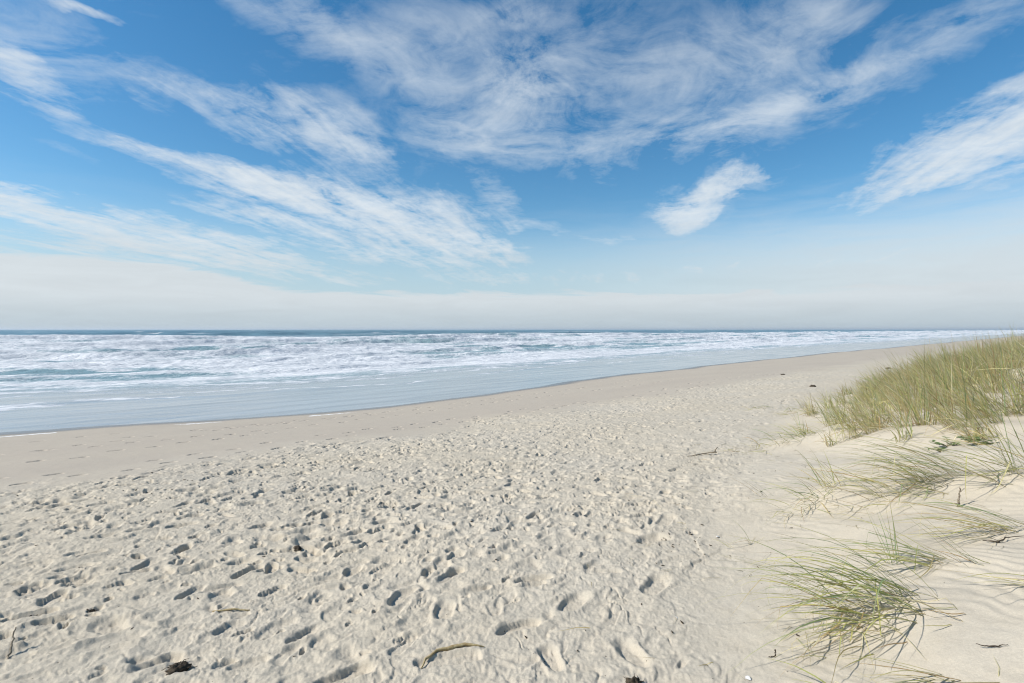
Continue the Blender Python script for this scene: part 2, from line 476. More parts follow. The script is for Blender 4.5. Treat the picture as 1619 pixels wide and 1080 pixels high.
def build_sea():
    dense = math.radians(0.085)
    th = list(np.arange(-math.radians(47), math.radians(47), dense))
    a = th[-1] + dense
    th = [-q for q in list(np.arange(a, math.radians(150), math.radians(0.6)))[::-1]] + th + list(np.arange(a, math.radians(75), math.radians(0.4)))
    th = np.array(th)
    r = []; q = 13.0
    while q < 500: r.append(q); q *= 1.0042
    while q < 4000: r.append(q); q *= 1.01
    while q < 32000: r.append(q); q *= 1.05
    r = np.array(r)
    R, T = np.meshgrid(r, th, indexing='ij')
    X = (R * np.sin(T)).astype(F); Y = (R * np.cos(T)).astype(F)
    S, t = st(X, Y)
    te = t - edge(S) + 22                     # distance from the beach, waterline at 22
    w = te + 4.5 * pn(S / 46, te / 60, 81) * sst(24, 60, te) + 1.3 * pn(S / 11, te / 14, 82) + 0.35 * pn(S / 2.4, te / 2.4, 83)
    amp_far = 1 - sst(900, 3500, R)
    h = np.zeros_like(X); foam = np.zeros_like(X)
    rs = np.random.default_rng(9)
    fronts = [(30.5, .03, 4, .62, .10), (34.5, .06, 6, .60, .5), (39, .13, 7, .80, .8), (45, .22, 8, .85, .85), (53, .28, 9, .8, .85), (62, .38, 10, .85, .85), (73, .42, 11, .85, .9),
              (86, .50, 13, .85, .9), (102, .58, 15, .85, .9), (121, .62, 18, .85, .85), (143, .70, 21, .85, .85), (168, .78, 24, .8, .75), (198, .85, 28, .75, .6),
              (236, .95, 34, .5, .40), (290, 1.05, 46, .3, .25), (360, 1.1, 60, .2, .15), (450, 1.0, 70, .1, .1), (560, 1.0, 80, .08, .06), (690, 1.0, 95, .08, .05), (850, 1.0, 110, .05, .04)]
    for i, (t0, A, Ls, fo, br) in enumerate(fronts):
        wig = t0 + (0.035 * t0) * pn(S / (0.5 * t0 + 8), 0 * S + i * 7.3, 90) + 0.02 * t0 * pn(S / 14, 0 * S + i * 3.1, 91)
        d = w - wig                            # >0 on the seaward side of the crest
        steep = 0.45 + 0.012 * t0
        al = A * np.clip(0.55 + 0.75 * pn(S / (0.45 * t0 + 6), 0 * S + i * 5.7, 92), 0.12, 1.3)
        prof = np.where(d > 0, np.exp(-d / (Ls * 0.42)), np.exp(-(d / steep) ** 2))
        h += (1.35 + 0.55 * min(1.0, max(0.0, (t0 - 40) / 40))) * al * prof
        brk = sst(-0.25 - br, 0.55 - br, pn(S / (0.3 * t0 + 8), 0 * S + i * 4.9, 93) - 0.35)
        cov = np.where(d > 0, np.exp(-d / (Ls * 0.75)), np.exp(-(d / (steep * 1.1)) ** 2))
        foam = np.maximum(foam, fo * brk * cov)
    surf = sst(34, 41, w) * (1 - sst(170, 250, w + 30 * pn(S / 120, te / 200, 84)))
    lace = fbm(S / 7.5, te / 2.6, 4, 101)
    patch = pn(S / 26, te / 11, 102) + 0.6 * pn(S / 60, te / 30, 103)
    foam = np.maximum(foam, surf * np.clip(0.70 + 0.24 * lace + 0.62 * patch, 0.20, 0.98))
    # open teal window of unbroken water in the surf on the left, and a low one nearer in
    for (ws, wt, as_, at_) in ((16, 90, 13, 9), (0, 48, 9, 4), (67, 57, 30, 7), (55, 105, 34, 9), (-70, 110, 20, 9), (100, 130, 45, 12)):
        e = np.exp(-((S - ws) / as_) ** 2 - ((te - wt) / at_) ** 2)
        foam = foam * (1 - 0.62 * e)
    foam = np.maximum(foam, surf * np.clip(0.30 + 0.9 * pn(S / 9, te / 3.2, 118) + 0.5 * pn(S / 3, te / 1.1, 119), 0, 0.75))
    # swash film with thin lines of bubbles
    film = 1 - sst(33, 40, w)
    for i, (t0, wd, a_) in enumerate(((23.3, .06, .5), (24.6, .10, .55), (25.9, .08, .5), (27.3, .13, .62), (28.7, .12, .6), (30.2, .22, .9), (33.2, .3, .85), (35.6, .3, .8))):
        wig = t0 + 1.7 * pn(S / 9, 0 * S + i * 9.1, 110) + 0.6 * pn(S / 2.6, 0 * S + i * 2.3, 111) + 0.25 * pn(S / 0.8, te / 0.8, 114)
        on = sst(-0.15, 0.4, pn(S / 6, te / 3 + i * 6.1, 112) + (0.16 if t0 > 29 else -0.12)) * np.clip(0.8 + 0.6 * pn(S / 1.1, te / 1.1, 115), 0.2, 1)
        foam = np.maximum(foam, a_ * on * np.exp(-((te - wig) / wd) ** 2))
    veil = sst(30, 36, w) * np.clip(0.46 + 0.36 * fbm(S / 3.2, te / 1.2, 3, 113), 0, 0.7) * (1 - sst(42, 48, w))
    foam = np.maximum(foam, veil)
    # a swirl of thick foam reaching the near shore on the left
    for (ws, wt, as_, at_, a_) in ((-1, 29.3, 3.2, 1.1, .95), (-7, 30.5, 5, 1.8, .9), (3.8, 30.3, 3, .6, .75), (-3, 26.9, 1.6, .35, .7)):
        e = np.exp(-((S - ws) / as_) ** 2 - ((te - wt - 0.7 * pn(S / 2.5, te / 2.5, 116)) / at_) ** 2)
        foam = np.maximum(foam, a_ * e * np.clip(0.85 + 0.6 * fbm(S / 1.6, te / 0.9, 3, 117), 0, 1.1))
    # churned surface and open-sea swell
    rough = sst(36, 55, w) * (1 - sst(200, 300, w))
    h += rough * (0.12 * fbm(S / 2.4, te / 1.3, 3, 121) + 0.10 * pn(S / 7, te / 3.5, 122))
    sea = sst(150, 300, w) * amp_far
    h += sea * (0.30 * pn(S / 60, te / 22, 123) + 0.22 * pn(S / 17, te / 9, 124) + 0.10 * pn(S / 6, te / 4, 125))
    caps = sst(0.52, 0.85, pn(S / 18, te / 7, 126) + 0.5 * pn(S / 90, te / 50, 127)) * sst(200, 260, w) * (1 - sst(700, 1500, w))
    foam = np.maximum(foam, caps * 0.8)
    h *= sst(24.5, 33, w)
    Z = SEA + h + 0.006 * pn(S / 1.8, te / 0.7, 128)
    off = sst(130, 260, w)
    nr, nt = R.shape
    idx = np.arange(nr * nt, dtype=np.int32).reshape(nr, nt)
    f = np.stack([idx[:-1, :-1], idx[:-1, 1:], idx[1:, 1:], idx[1:, :-1]], -1).reshape(-1, 4)[:, ::-1]
    good = (te > 15).ravel()
    f = f[good[f].all(axis=1)]
    used = np.zeros(nr * nt, bool); used[f.ravel()] = True
    re = np.cumsum(used) - 1
    co = np.stack([X.ravel(), Y.ravel(), Z.ravel()], -1)[used]
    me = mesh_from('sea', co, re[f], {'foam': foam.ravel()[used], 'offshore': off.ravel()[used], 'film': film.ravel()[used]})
    o = link('sea', me, sea_material()); tag(o, kind='structure')
    return o


# ------------------------------------------------------------------ grass
def leaf_material():
    m, t, out = new_mat('grass_blade')
    col = t.attr('tint', 'Color')
    pos = t.new('ShaderNodeNewGeometry').outputs['Position']
    streak = t.noise(pos, 60.0, 2, 0.6)
    sc = t.new('ShaderNodeVectorMath', operation='SCALE'); t.put(sc.inputs[0], col); t.put(sc.inputs['Scale'], t.rng(streak, 0.3, 0.7, 0.82, 1.15, 'LINEAR'))
    b = t.new('ShaderNodeBsdfPrincipled'); t.put(b.inputs['Base Color'], sc.outputs[0])
    b.inputs['Roughness'].default_value = 0.6; b.inputs['Specular IOR Level'].default_value = 0.2
    tr = t.new('ShaderNodeBsdfTranslucent'); t.put(tr.inputs[0], sc.outputs[0])
    mx = t.new('ShaderNodeMixShader'); mx.inputs[0].default_value = 0.48
    t.put(mx.inputs[1], b.outputs[0]); t.put(mx.inputs[2], tr.outputs[0])
    t.put(out.inputs[0], mx.outputs[0])
    return m


GREENS = np.array([(0.37, 0.39, 0.13), (0.49, 0.48, 0.16), (0.29, 0.37, 0.17), (0.56, 0.53, 0.19), (0.42, 0.45, 0.22)])
STRAWS = np.array([(0.60, 0.51, 0.27), (0.68, 0.60, 0.37), (0.54, 0.43, 0.20), (0.64, 0.58, 0.30), (0.47, 0.32, 0.15)])


def blades(rng, root, length, az, el0, el1, width, tints, tipdry=0.35, K=8, power=1.2, wave=0.06, floor=0.006):
    """root (n,2) ground points; az lean azimuth (radians, world xy angle); el0/el1 start/end elevation of the blade's direction."""
    n = len(root)
    f = np.linspace(0, 1, K)
    el = el0[:, None] + (el1 - el0)[:, None] * f[None] ** power
    kink = wave * np.cumsum(rng.normal(0, 1, (n, K)), axis=1)
    azs = az[:, None] + kink
    el = el + 0.5 * wave * rng.normal(0, 1, (n, K))
    step = (length / (K - 1))[:, None]
    # some blades are snapped and hang from the break
    brk = rng.random(n) < 0.16; at_ = rng.integers(2, max(3, K - 1), n); fall = np.radians(rng.uniform(35, 100, n)) * brk
    el = el - fall[:, None] * (np.arange(K)[None] >= at_[:, None])
    azs = azs + (rng.normal(0, 0.5, n) * brk)[:, None] * (np.arange(K)[None] >= at_[:, None])
    dx = np.cos(el) * np.cos(azs) * step; dy = np.cos(el) * np.sin(azs) * step; dz = np.sin(el) * step
    z0 = base_z(root[:, 0], root[:, 1]) - 0.015
    P = np.zeros((n, K, 3))
    P[:, :, 0] = root[:, 0:1] + np.concatenate([np.zeros((n, 1)), np.cumsum(dx[:, 1:], 1)], 1)
    P[:, :, 1] = root[:, 1:2] + np.concatenate([np.zeros((n, 1)), np.cumsum(dy[:, 1:], 1)], 1)
    P[:, :, 2] = z0[:, None] + np.concatenate([np.zeros((n, 1)), np.cumsum(dz[:, 1:], 1)], 1)
    g = base_z(P[:, :, 0], P[:, :, 1])
    lift = floor * (0.5 + rng.random((n, 1))) * 1.5
    P[:, 1:, 2] = np.maximum(P[:, 1:, 2], (g + lift)[:, 1:])
    side_az = azs + math.pi / 2
    roll = rng.uniform(-0.9, 0.9, (n, 1))
    wd = width[:, None] * np.clip(1.02 - f[None] ** 2.2, 0.06, 1) * np.where(f[None] < 0.15, 0.75, 1.0)
    ax = np.cos(side_az) * np.cos(roll); ay = np.sin(side_az) * np.cos(roll); azz = np.sin(roll) * np.ones_like(ax)
    A = np.stack([ax, ay, azz], -1) * wd[..., None] * 0.5
    # a shallow fold along the midrib
    T = np.gradient(P, axis=1); Nn = np.cross(T, A); Nn /= np.linalg.norm(Nn, axis=-1, keepdims=True) + 1e-9
    V = np.stack([P - A, P - Nn * wd[..., None] * 0.22, P + A], 2)          # n,K,3,3
    co = V.reshape(-1, 3)
    base = (np.arange(n) * K * 3)[:, None, None]
    k = (np.arange(K - 1) * 3)[None, :, None]
    quad = np.array([[0, 1, 4, 3], [1, 2, 5, 4]])
    fc = (base[..., None] + k[..., None] + quad[None, None]).reshape(-1, 4)
    dry = STRAWS[rng.integers(0, len(STRAWS), n)]
    c = tints[:, None, :] * np.ones((1, K, 1))
    tipf = (sst(0.55, 1.0, f)[None, :, None] * tipdry * rng.uniform(0.2, 1.8, (n, 1, 1))).clip(0, 1)
    c = c * (1 - tipf) + dry[:, None, :] * tipf
    basef = (1 - sst(0.0, 0.16, f))[None, :, None] * 0.75
    c = c * (1 - basef) + np.array((0.44, 0.37, 0.18))[None, None] * basef
    c = np.repeat(c[:, :, None, :], 3, axis=2).reshape(-1, 3)
    return co.astype(F), fc.astype(np.int32), c.astype(F)


def join(sets):
    cs, fs, ts, o = [], [], [], 0
    for c, f, t_ in sets:
        cs.append(c); fs.append(f + o); ts.append(t_); o += len(c)
    return np.concatenate(cs), np.concatenate(fs), np.concatenate(ts)


def pick(rng, table, n, jitter=0.15):
    return table[rng.integers(0, len(table), n)] * rng.uniform(1 - jitter, 1 + jitter, (n, 1))


WIND = math.pi            # blades are combed towards -X

# one spray of blades for a tuft: (count, root dx, root dy, spread, len lo, len hi, azimuth deg, az sd, el0 lo, el0 hi, el1 lo, el1 hi, width mm, dry share)


def spray(rng, cx, cy, n, spread, l0, l1, az, azsd, e0, e1, e2, e3, w):
    ang = rng.uniform(0, 2 * math.pi, n); rad = 1.4 * spread * np.sqrt(rng.random(n))
    root = np.c_[cx + rad * np.cos(ang) * 1.5, cy + rad * np.sin(ang)]
    L = rng.uniform(l0, l1, n)
    A = math.radians(az) + np.clip(rng.normal(0, 1, n), -1.5, 1.5) * math.radians(azsd)
    E0 = np.radians(rng.uniform(e0, e1, n)); E1 = np.radians(rng.uniform(e2, e3, n))
    W = rng.uniform(0.65, 1.25, n) * w * 1.55 / 1000
    return root, L, A, E0, E1, W


def make_tuft(name, label, cx, cy, sprays, seed, mat, cat='grass tuft', group='beach grass tufts in front of the dune'):
    rng = np.random.default_rng(seed)
    o = empty(name, (cx, cy, gz(cx, cy))); tag(o, label, cat, group)
    for part, table, tipdry in (('green_blades', GREENS, 0.45), ('dry_blades', STRAWS, 0.0)):
        sets = []
        for sp in sprays:
            n, dx, dy, spread, l0, l1, az, azsd, e0, e1, e2, e3, w, dry = sp
            k = int(round(n * (dry if part == 'dry_blades' else 1 - dry)))
            if k < 1: continue
            root, L, A, E0, E1, W = spray(rng, cx + dx, cy + dy, k, spread, l0, l1, az, azsd, e0, e1, e2, e3, w)
            sets.append(blades(rng, root, L, A, E0, E1, W, pick(rng, table, k), tipdry, K=10))
        if not sets: continue
        c, f, t_ = join(sets)
        c[:, 0] -= o.location[0]; c[:, 1] -= o.location[1]; c[:, 2] -= o.location[2]
        link(part, mesh_from(part, c, f, {'tint': t_}), mat, o)
    return o


def build_stand(mat):
    """the thick stand of beach grass that covers the dune"""
    rng = np.random.default_rng(404)
    N = 5200
    s = rng.uniform(6.6, 42, N); t = rng.uniform(-5, 6, N)
    u = dune_u(s, t)
    front = 7.95 + 0.8 * pn(t / 0.6, 0 * t, 201) - 0.42 * np.clip(1.6 - t, 0, 1.4)
    lim = 0.95 + 0.65 * pn(s / 0.9, t / 0.9, 202) - 0.35 * sst(10, 16, s)
    ok = (u > lim) & (s > front)
    keep = np.clip(0.58 + 1.1 * pn(s / 0.75, t / 0.75, 203), 0.10, 1) * np.clip((u - lim) / 0.7, 0.45, 1)
    keep = keep * np.where(s > 22, 0.5, 1)
    ok &= rng.random(N) < keep
    s, t, u = s[ok], t[ok], u[ok]
    near_front = np.minimum((u - 1.0) / 1.4, (s - 7.6) / 1.5)
    sets = []
    per = 23
    x, y = xy(s, t)
    n = len(x) * per
    rx = np.repeat(x, per); ry = np.repeat(y, per)
    ang = rng.uniform(0, 2 * math.pi, n); rad = 0.10 * np.sqrt(rng.random(n))
    root = np.c_[rx + rad * np.cos(ang), ry + rad * np.sin(ang)]
    hf = np.repeat((0.44 + 0.42 * np.clip(near_front, 0, 1)) * rng.uniform(0.66, 1.22, len(x)), per)
    L = hf * rng.uniform(0.55, 1.18, n)
    tuft_az = np.repeat(rng.normal(0, 0.38, len(x)), per)
    A = WIND + tuft_az + rng.normal(0, 0.48, n)
    lean = np.clip(rng.beta(1.6, 2.4, n) + np.repeat(rng.normal(0, 0.14, len(x)), per), 0, 1)
    E0 = np.radians(86 - 58 * lean); E1 = np.radians(72 - 105 * lean * rng.uniform(0.5, 1.2, n))
    W = rng.uniform(0.0058, 0.0120, n)
    W *= np.repeat(np.where(s > 15, 1.5, 1.0), per)
    dryp = np.clip(0.58 + 0.5 * pn(rx / 1.3, ry / 1.3, 205) + np.repeat(rng.normal(0, 0.15, len(x)), per), 0.12, 0.9)
    isdry = rng.random(n) < dryp
    tint = np.where(isdry[:, None], pick(rng, STRAWS, n, 0.35), pick(rng, GREENS, n, 0.35)) * np.repeat(rng.uniform(0.92, 1.22, (len(x), 1)), per, axis=0)
    pale = rng.random(n) < 0.07
    tint[pale] = np.array((0.74, 0.66, 0.44)) * rng.uniform(0.85, 1.05, (int(pale.sum()), 1)); W[pale] *= 1.3
    c, f, t_ = blades(rng, root, L, A, E0, E1, W, tint, 0.6, K=6, wave=0.07)
    o = link('dune_grass', mesh_from('dune_grass', c, f, {'tint': t_}), mat)
    tag(o, 'thick stand of green and straw coloured beach grass covering the dune', 'grass', kind='stuff')
    return o


def build_litter(mat):
    """dead stalk pieces lying about on the dune sand and along the drift line"""
    rng = np.random.default_rng(88)
    N = 2600
    s = rng.uniform(1.2, 16, N); t = rng.uniform(-2.5, 5.5, N); u = dune_u(s, t)
    x, y = xy(s, t)
    ok = (u > -0.9) & (np.hypot(x, y) > 1.9) & (rng.random(N) < np.clip(0.35 + 0.9 * pn(x / 0.7, y / 0.7, 210) + 0.1 * u, 0.05, 1))
    x, y = x[ok], y[ok]; n = len(x)
    c, f, t_ = blades(rng, np.c_[x, y], rng.uniform(0.05, 0.28, n), rng.normal(math.pi, 0.8, n), rng.uniform(0.0, 0.35, n), rng.uniform(-0.3, 0.1, n), rng.uniform(0.002, 0.0045, n),
                      pick(rng, STRAWS, n, 0.3) * rng.choice([1.0, 1.0, 0.55, 0.25], n)[:, None], 0.0, K=5, wave=0.16, floor=0.004)
    o = link('grass_litter', mesh_from('grass_litter', c, f, {'tint': t_}), mat)
    tag(o, 'loose bits of dead grass stalk strewn over the dune sand', 'grass litter', kind='stuff')
    return o


def plain_material(name, ca, cb, scale=40.0, rough=0.9, bump=0.004, spec=0.2):
    m, t, out = new_mat(name)
    tc = t.new('ShaderNodeTexCoord').outputs['Object']
    n1 = t.noise(tc, scale, 5, 0.65, 0.4)
    b = t.new('ShaderNodeBsdfPrincipled')
    t.put(b.inputs['Base Color'], t.mix(t.rng(n1, 0.3, 0.7), rgb(*ca), rgb(*cb)))
    b.inputs['Roughness'].default_value = rough; b.inputs['Specular IOR Level'].default_value = spec
    bp = t.new('ShaderNodeBump'); bp.inputs['Strength'].default_value = 0.8; bp.inputs['Distance'].default_value = bump
    t.put(bp.inputs['Height'], n1); t.put(b.inputs['Normal'], bp.outputs[0])
    t.put(out.inputs[0], b.outputs[0])
    return m


def tube(pts, radii, sides=9, rough=0.12, seed=0):
    """a bent, tapered, slightly lumpy stick as verts + quads (closed ends)"""
    rng = np.random.default_rng(seed)
    pts = np.array(pts, float); K = len(pts)
    T = np.gradient(pts, axis=0); T /= np.linalg.norm(T, axis=1, keepdims=True)
    up = np.array((0.13, 0.21, 0.97))
    A = np.cross(T, up); A /= np.linalg.norm(A, axis=1, keepdims=True) + 1e-9
    B = np.cross(A, T)
    co = []; f = []
    for i in range(K):
        for j in range(sides):
            a = 2 * math.pi * j / sides
            r = radii[i] * (1 + rough * rng.normal())
            co.append(pts[i] + A[i] * math.cos(a) * r + B[i] * math.sin(a) * r)
    for i in range(K - 1):
        for j in range(sides):
            k = (j + 1) % sides
            f.append((i * sides + j, i * sides + k, (i + 1) * sides + k, (i + 1) * sides + j))
    for i, flip in ((0, 1), (K - 1, 0)):
        co.append(pts[i] + T[i] * (radii[i] * (0.5 if not flip else -0.5))); c = len(co) - 1
        for j in range(0, sides):
            k = (j + 1) % sides
            f.append((c, i * sides + k, i * sides + j, c) if flip else (c, i * sides + j, i * sides + k, c))
    return co, f


def py_mesh(name, co, f, smooth=True):
    me = bpy.data.meshes.new(name)
    me.from_pydata([tuple(map(float, c)) for c in co], [], [tuple(dict.fromkeys(q)) for q in f])
    for p in me.polygons: p.use_smooth = smooth
    me.update()
    return me


def stick(name, label, cat, pts2, lift, radii, mat, seed, twigs=(), group=None):
    """pts2: ground points along the stick; lift: height above the sand at each"""
    rng = np.random.default_rng(seed)
    K = 16
    q = np.linspace(0, 1, len(pts2)); f = np.linspace(0, 1, K)
    px = np.interp(f, q, [p[0] for p in pts2]); py = np.interp(f, q, [p[1] for p in pts2])
    lf = np.interp(f, q, lift); rd = np.interp(f, q, radii)
    px = px + rng.normal(0, 0.0025, K); py = py + rng.normal(0, 0.0025, K)
    gg = ground(px, py); gg = np.convolve(np.pad(gg, 2, mode='edge'), np.ones(5) / 5, mode='valid')
    pz = gg + lf
    ox, oy = px[K // 2], py[K // 2]; oz = float(gg[K // 2])
    co, fc = tube(np.c_[px - ox, py - oy, pz - oz], rd, seed=seed)
    for (f0, dx, dy, dz, r0) in twigs:
        i = int(f0 * (K - 1)); p0 = np.array((px[i] - ox, py[i] - oy, pz[i] - oz))
        tp = [p0 + np.array((dx, dy, dz)) * g + rng.normal(0, 0.002, 3) * (g > 0) for g in np.linspace(0, 1, 5)]
        c2, f2 = tube(tp, np.linspace(r0, r0 * 0.35, 5), sides=6, seed=seed + 5)
        fc += [tuple(v + len(co) for v in ff) for ff in f2]; co += list(c2)
    o = link(name, py_mesh(name, co, fc), mat); o.location = (ox, oy, oz)
    tag(o, label, cat, group)
    return o


def lump(name, label, cx, cy, size, mat, seed, cat='seaweed', group=None, flat=0.5, sink=0.2):
    """a matted heap of dark weed: crumpled body with strands curling out of it"""
    rng = np.random.default_rng(seed)
    co, fc = [], []
    nu, nv = 22, 13
    for i in range(nv):
        ph = math.pi * i / (nv - 1)
        for j in range(nu):
            a = 2 * math.pi * j / nu
            d = np.array((math.cos(a) * math.sin(ph), math.sin(a) * math.sin(ph), math.cos(ph)))
            k = 1 + 0.45 * float(pn(np.array([d[0] * 2.2 + seed]), np.array([d[1] * 2.2 + d[2] * 1.7]), 301)[0]) + 0.28 * float(pn(np.array([d[0] * 6 + seed]), np.array([d[1] * 6 + d[2] * 5]), 302)[0])
            co.append(d * k * size * np.array((1.25, 0.8, flat)))
    for i in range(nv - 1):
        for j in range(nu):
            k = (j + 1) % nu
            fc.append((i * nu + j, (i + 1) * nu + j, (i + 1) * nu + k, i * nu + k))
    for s_ in range(9):
        a = rng.uniform(0, 6.28); L = size * rng.uniform(0.7, 1.8)
        p = np.array((math.cos(a) * size * 0.8, math.sin(a) * size * 0.6, size * 0.12))
        pts = [p]
        for k in range(6):
            a += rng.normal(0, 0.6)
            p = p + np.array((math.cos(a), math.sin(a), rng.normal(0, 0.12))) * L / 6; p[2] = max(p[2], 0.004)
            pts.append(p)
        c2, f2 = tube(pts, np.linspace(size * 0.10, size * 0.02, 7), sides=6, rough=0.3, seed=seed * 10 + s_)
        fc += [tuple(v + len(co) for v in ff) for ff in f2]; co += list(c2)
    o = link(name, py_mesh(name, co, fc), mat)
    o.location = (cx, cy, float(ground(cx, cy)[0]) + size * flat * (0.5 - sink)); o.rotation_euler = (0, 0, rng.uniform(0, 6.28))
    tag(o, label, cat, group)
    return o


def chip_mesh(name, seed, L):
    rng = np.random.default_rng(seed)
    co = []; n = 7
    prof = [(-1, .35), (-.7, .9), (-.1, 1.0), (.45, .8), (.85, .5), (1, .2)]
    for x, w in prof:
        for j in range(n):
            a = 2 * math.pi * j / n
            co.append((x * L * (1 + 0.1 * rng.normal()), math.cos(a) * w * L * 0.42 * (1 + 0.2 * rng.normal()) + 0.15 * L * x * x, math.sin(a) * w * L * 0.26 * (1 + 0.25 * rng.normal())))
    f = []
    for i in range(len(prof) - 1):
        for j in range(n):
            k = (j + 1) % n
            f.append((i * n + j, i * n + k, (i + 1) * n + k, (i + 1) * n + j))
    f.append(tuple(range(n - 1, -1, -1))); e = (len(prof) - 1) * n; f.append(tuple(e + j for j in range(n)))
    return py_mesh(name, co, f, smooth=False)


def shell_mesh(name, seed, R):
    """a broken, ribbed half shell with real thickness"""
    rng = np.random.default_rng(seed)
    nu, nv = 18, 7; co = []
    for layer in (0, 1):
        for i in range(nv):
            q = i / (nv - 1)
            for j in range(nu):
                a = math.pi * (0.08 + 0.84 * j / (nu - 1))
                r = R * (0.08 + q) * (1 + (0.10 * math.sin(j * 2.1 + seed) + 0.06 * rng.normal() if i == nv - 1 else 0))
                z = R * 0.42 * (1 - q * q) + R * 0.03 * math.cos(j * math.pi) * q - layer * R * 0.07
                co.append((math.cos(a) * r, math.sin(a) * r, z))
    f = []; m = nu * nv
    g = lambda l, i, j: l * m + i * nu + j
    for i in range(nv - 1):
        for j in range(nu - 1):
            f.append((g(0, i, j), g(0, i + 1, j), g(0, i + 1, j + 1), g(0, i, j + 1)))
            f.append((g(1, i, j), g(1, i, j + 1), g(1, i + 1, j + 1), g(1, i + 1, j)))
    for i in range(nv - 1):
        for j in (0, nu - 1): f.append((g(0, i, j), g(1, i, j), g(1, i + 1, j), g(0, i + 1, j)))
    for j in range(nu - 1):
        for i in (0, nv - 1): f.append((g(0, i, j), g(0, i, j + 1), g(1, i, j + 1), g(1, i, j)))
    return py_mesh(name, co, f)


def make_herb(label, cx, cy, n, size, seed, leaf_mat):
    rng = np.random.default_rng(seed)
    o = empty('beach_herb', (cx, cy, gz(cx, cy))); tag(o, label, 'plant', 'small leafy plants by the dune grass')
    co, fc, sc, sf = [], [], [], []
    for k in range(n):
        a = rng.uniform(0, 6.28); L = size * rng.uniform(0.5, 1.0); rise = rng.uniform(0.25, 1.0)
        pts = [np.array((math.cos(a) * L * g, math.sin(a) * L * g, L * rise * (g - 0.35 * g * g))) for g in np.linspace(0, 1, 6)]
        c2, f2 = tube(pts, np.linspace(0.0028, 0.0014, 6), sides=5, seed=seed + k)
        sf += [tuple(v + len(sc) for v in ff) for ff in f2]; sc += list(c2)
        for p in pts[2:]:
            for sgn in (-1, 1):
                b = a + sgn * rng.uniform(0.5, 1.2); l = size * rng.uniform(0.22, 0.36); w = l * rng.uniform(0.22, 0.34)
                d = np.array((math.cos(b), math.sin(b), rng.uniform(-0.1, 0.5))); d /= np.linalg.norm(d)
                sd = np.cross(d, (0, 0, 1)); sd /= np.linalg.norm(sd); nn = np.cross(sd, d)
                i0 = len(co)
                for q, ww in ((0, .15), (.3, .85), (.6, 1.0), (.85, .6), (1.0, .08)):
                    m = p + d * l * q - nn * l * 0.18 * q * q
                    co += [m - sd * w * ww + nn * w * .25, m, m + sd * w * ww + nn * w * .25]
                for q in range(4):
                    for e in (0, 1): fc.append((i0 + q * 3 + e, i0 + q * 3 + e + 1, i0 + q * 3 + e + 4, i0 + q * 3 + e + 3))
    link('stems', py_mesh('stems', sc, sf), leaf_mat[1], o)
    link('leaves', py_mesh('leaves', co, fc), leaf_mat[0], o)
    return o


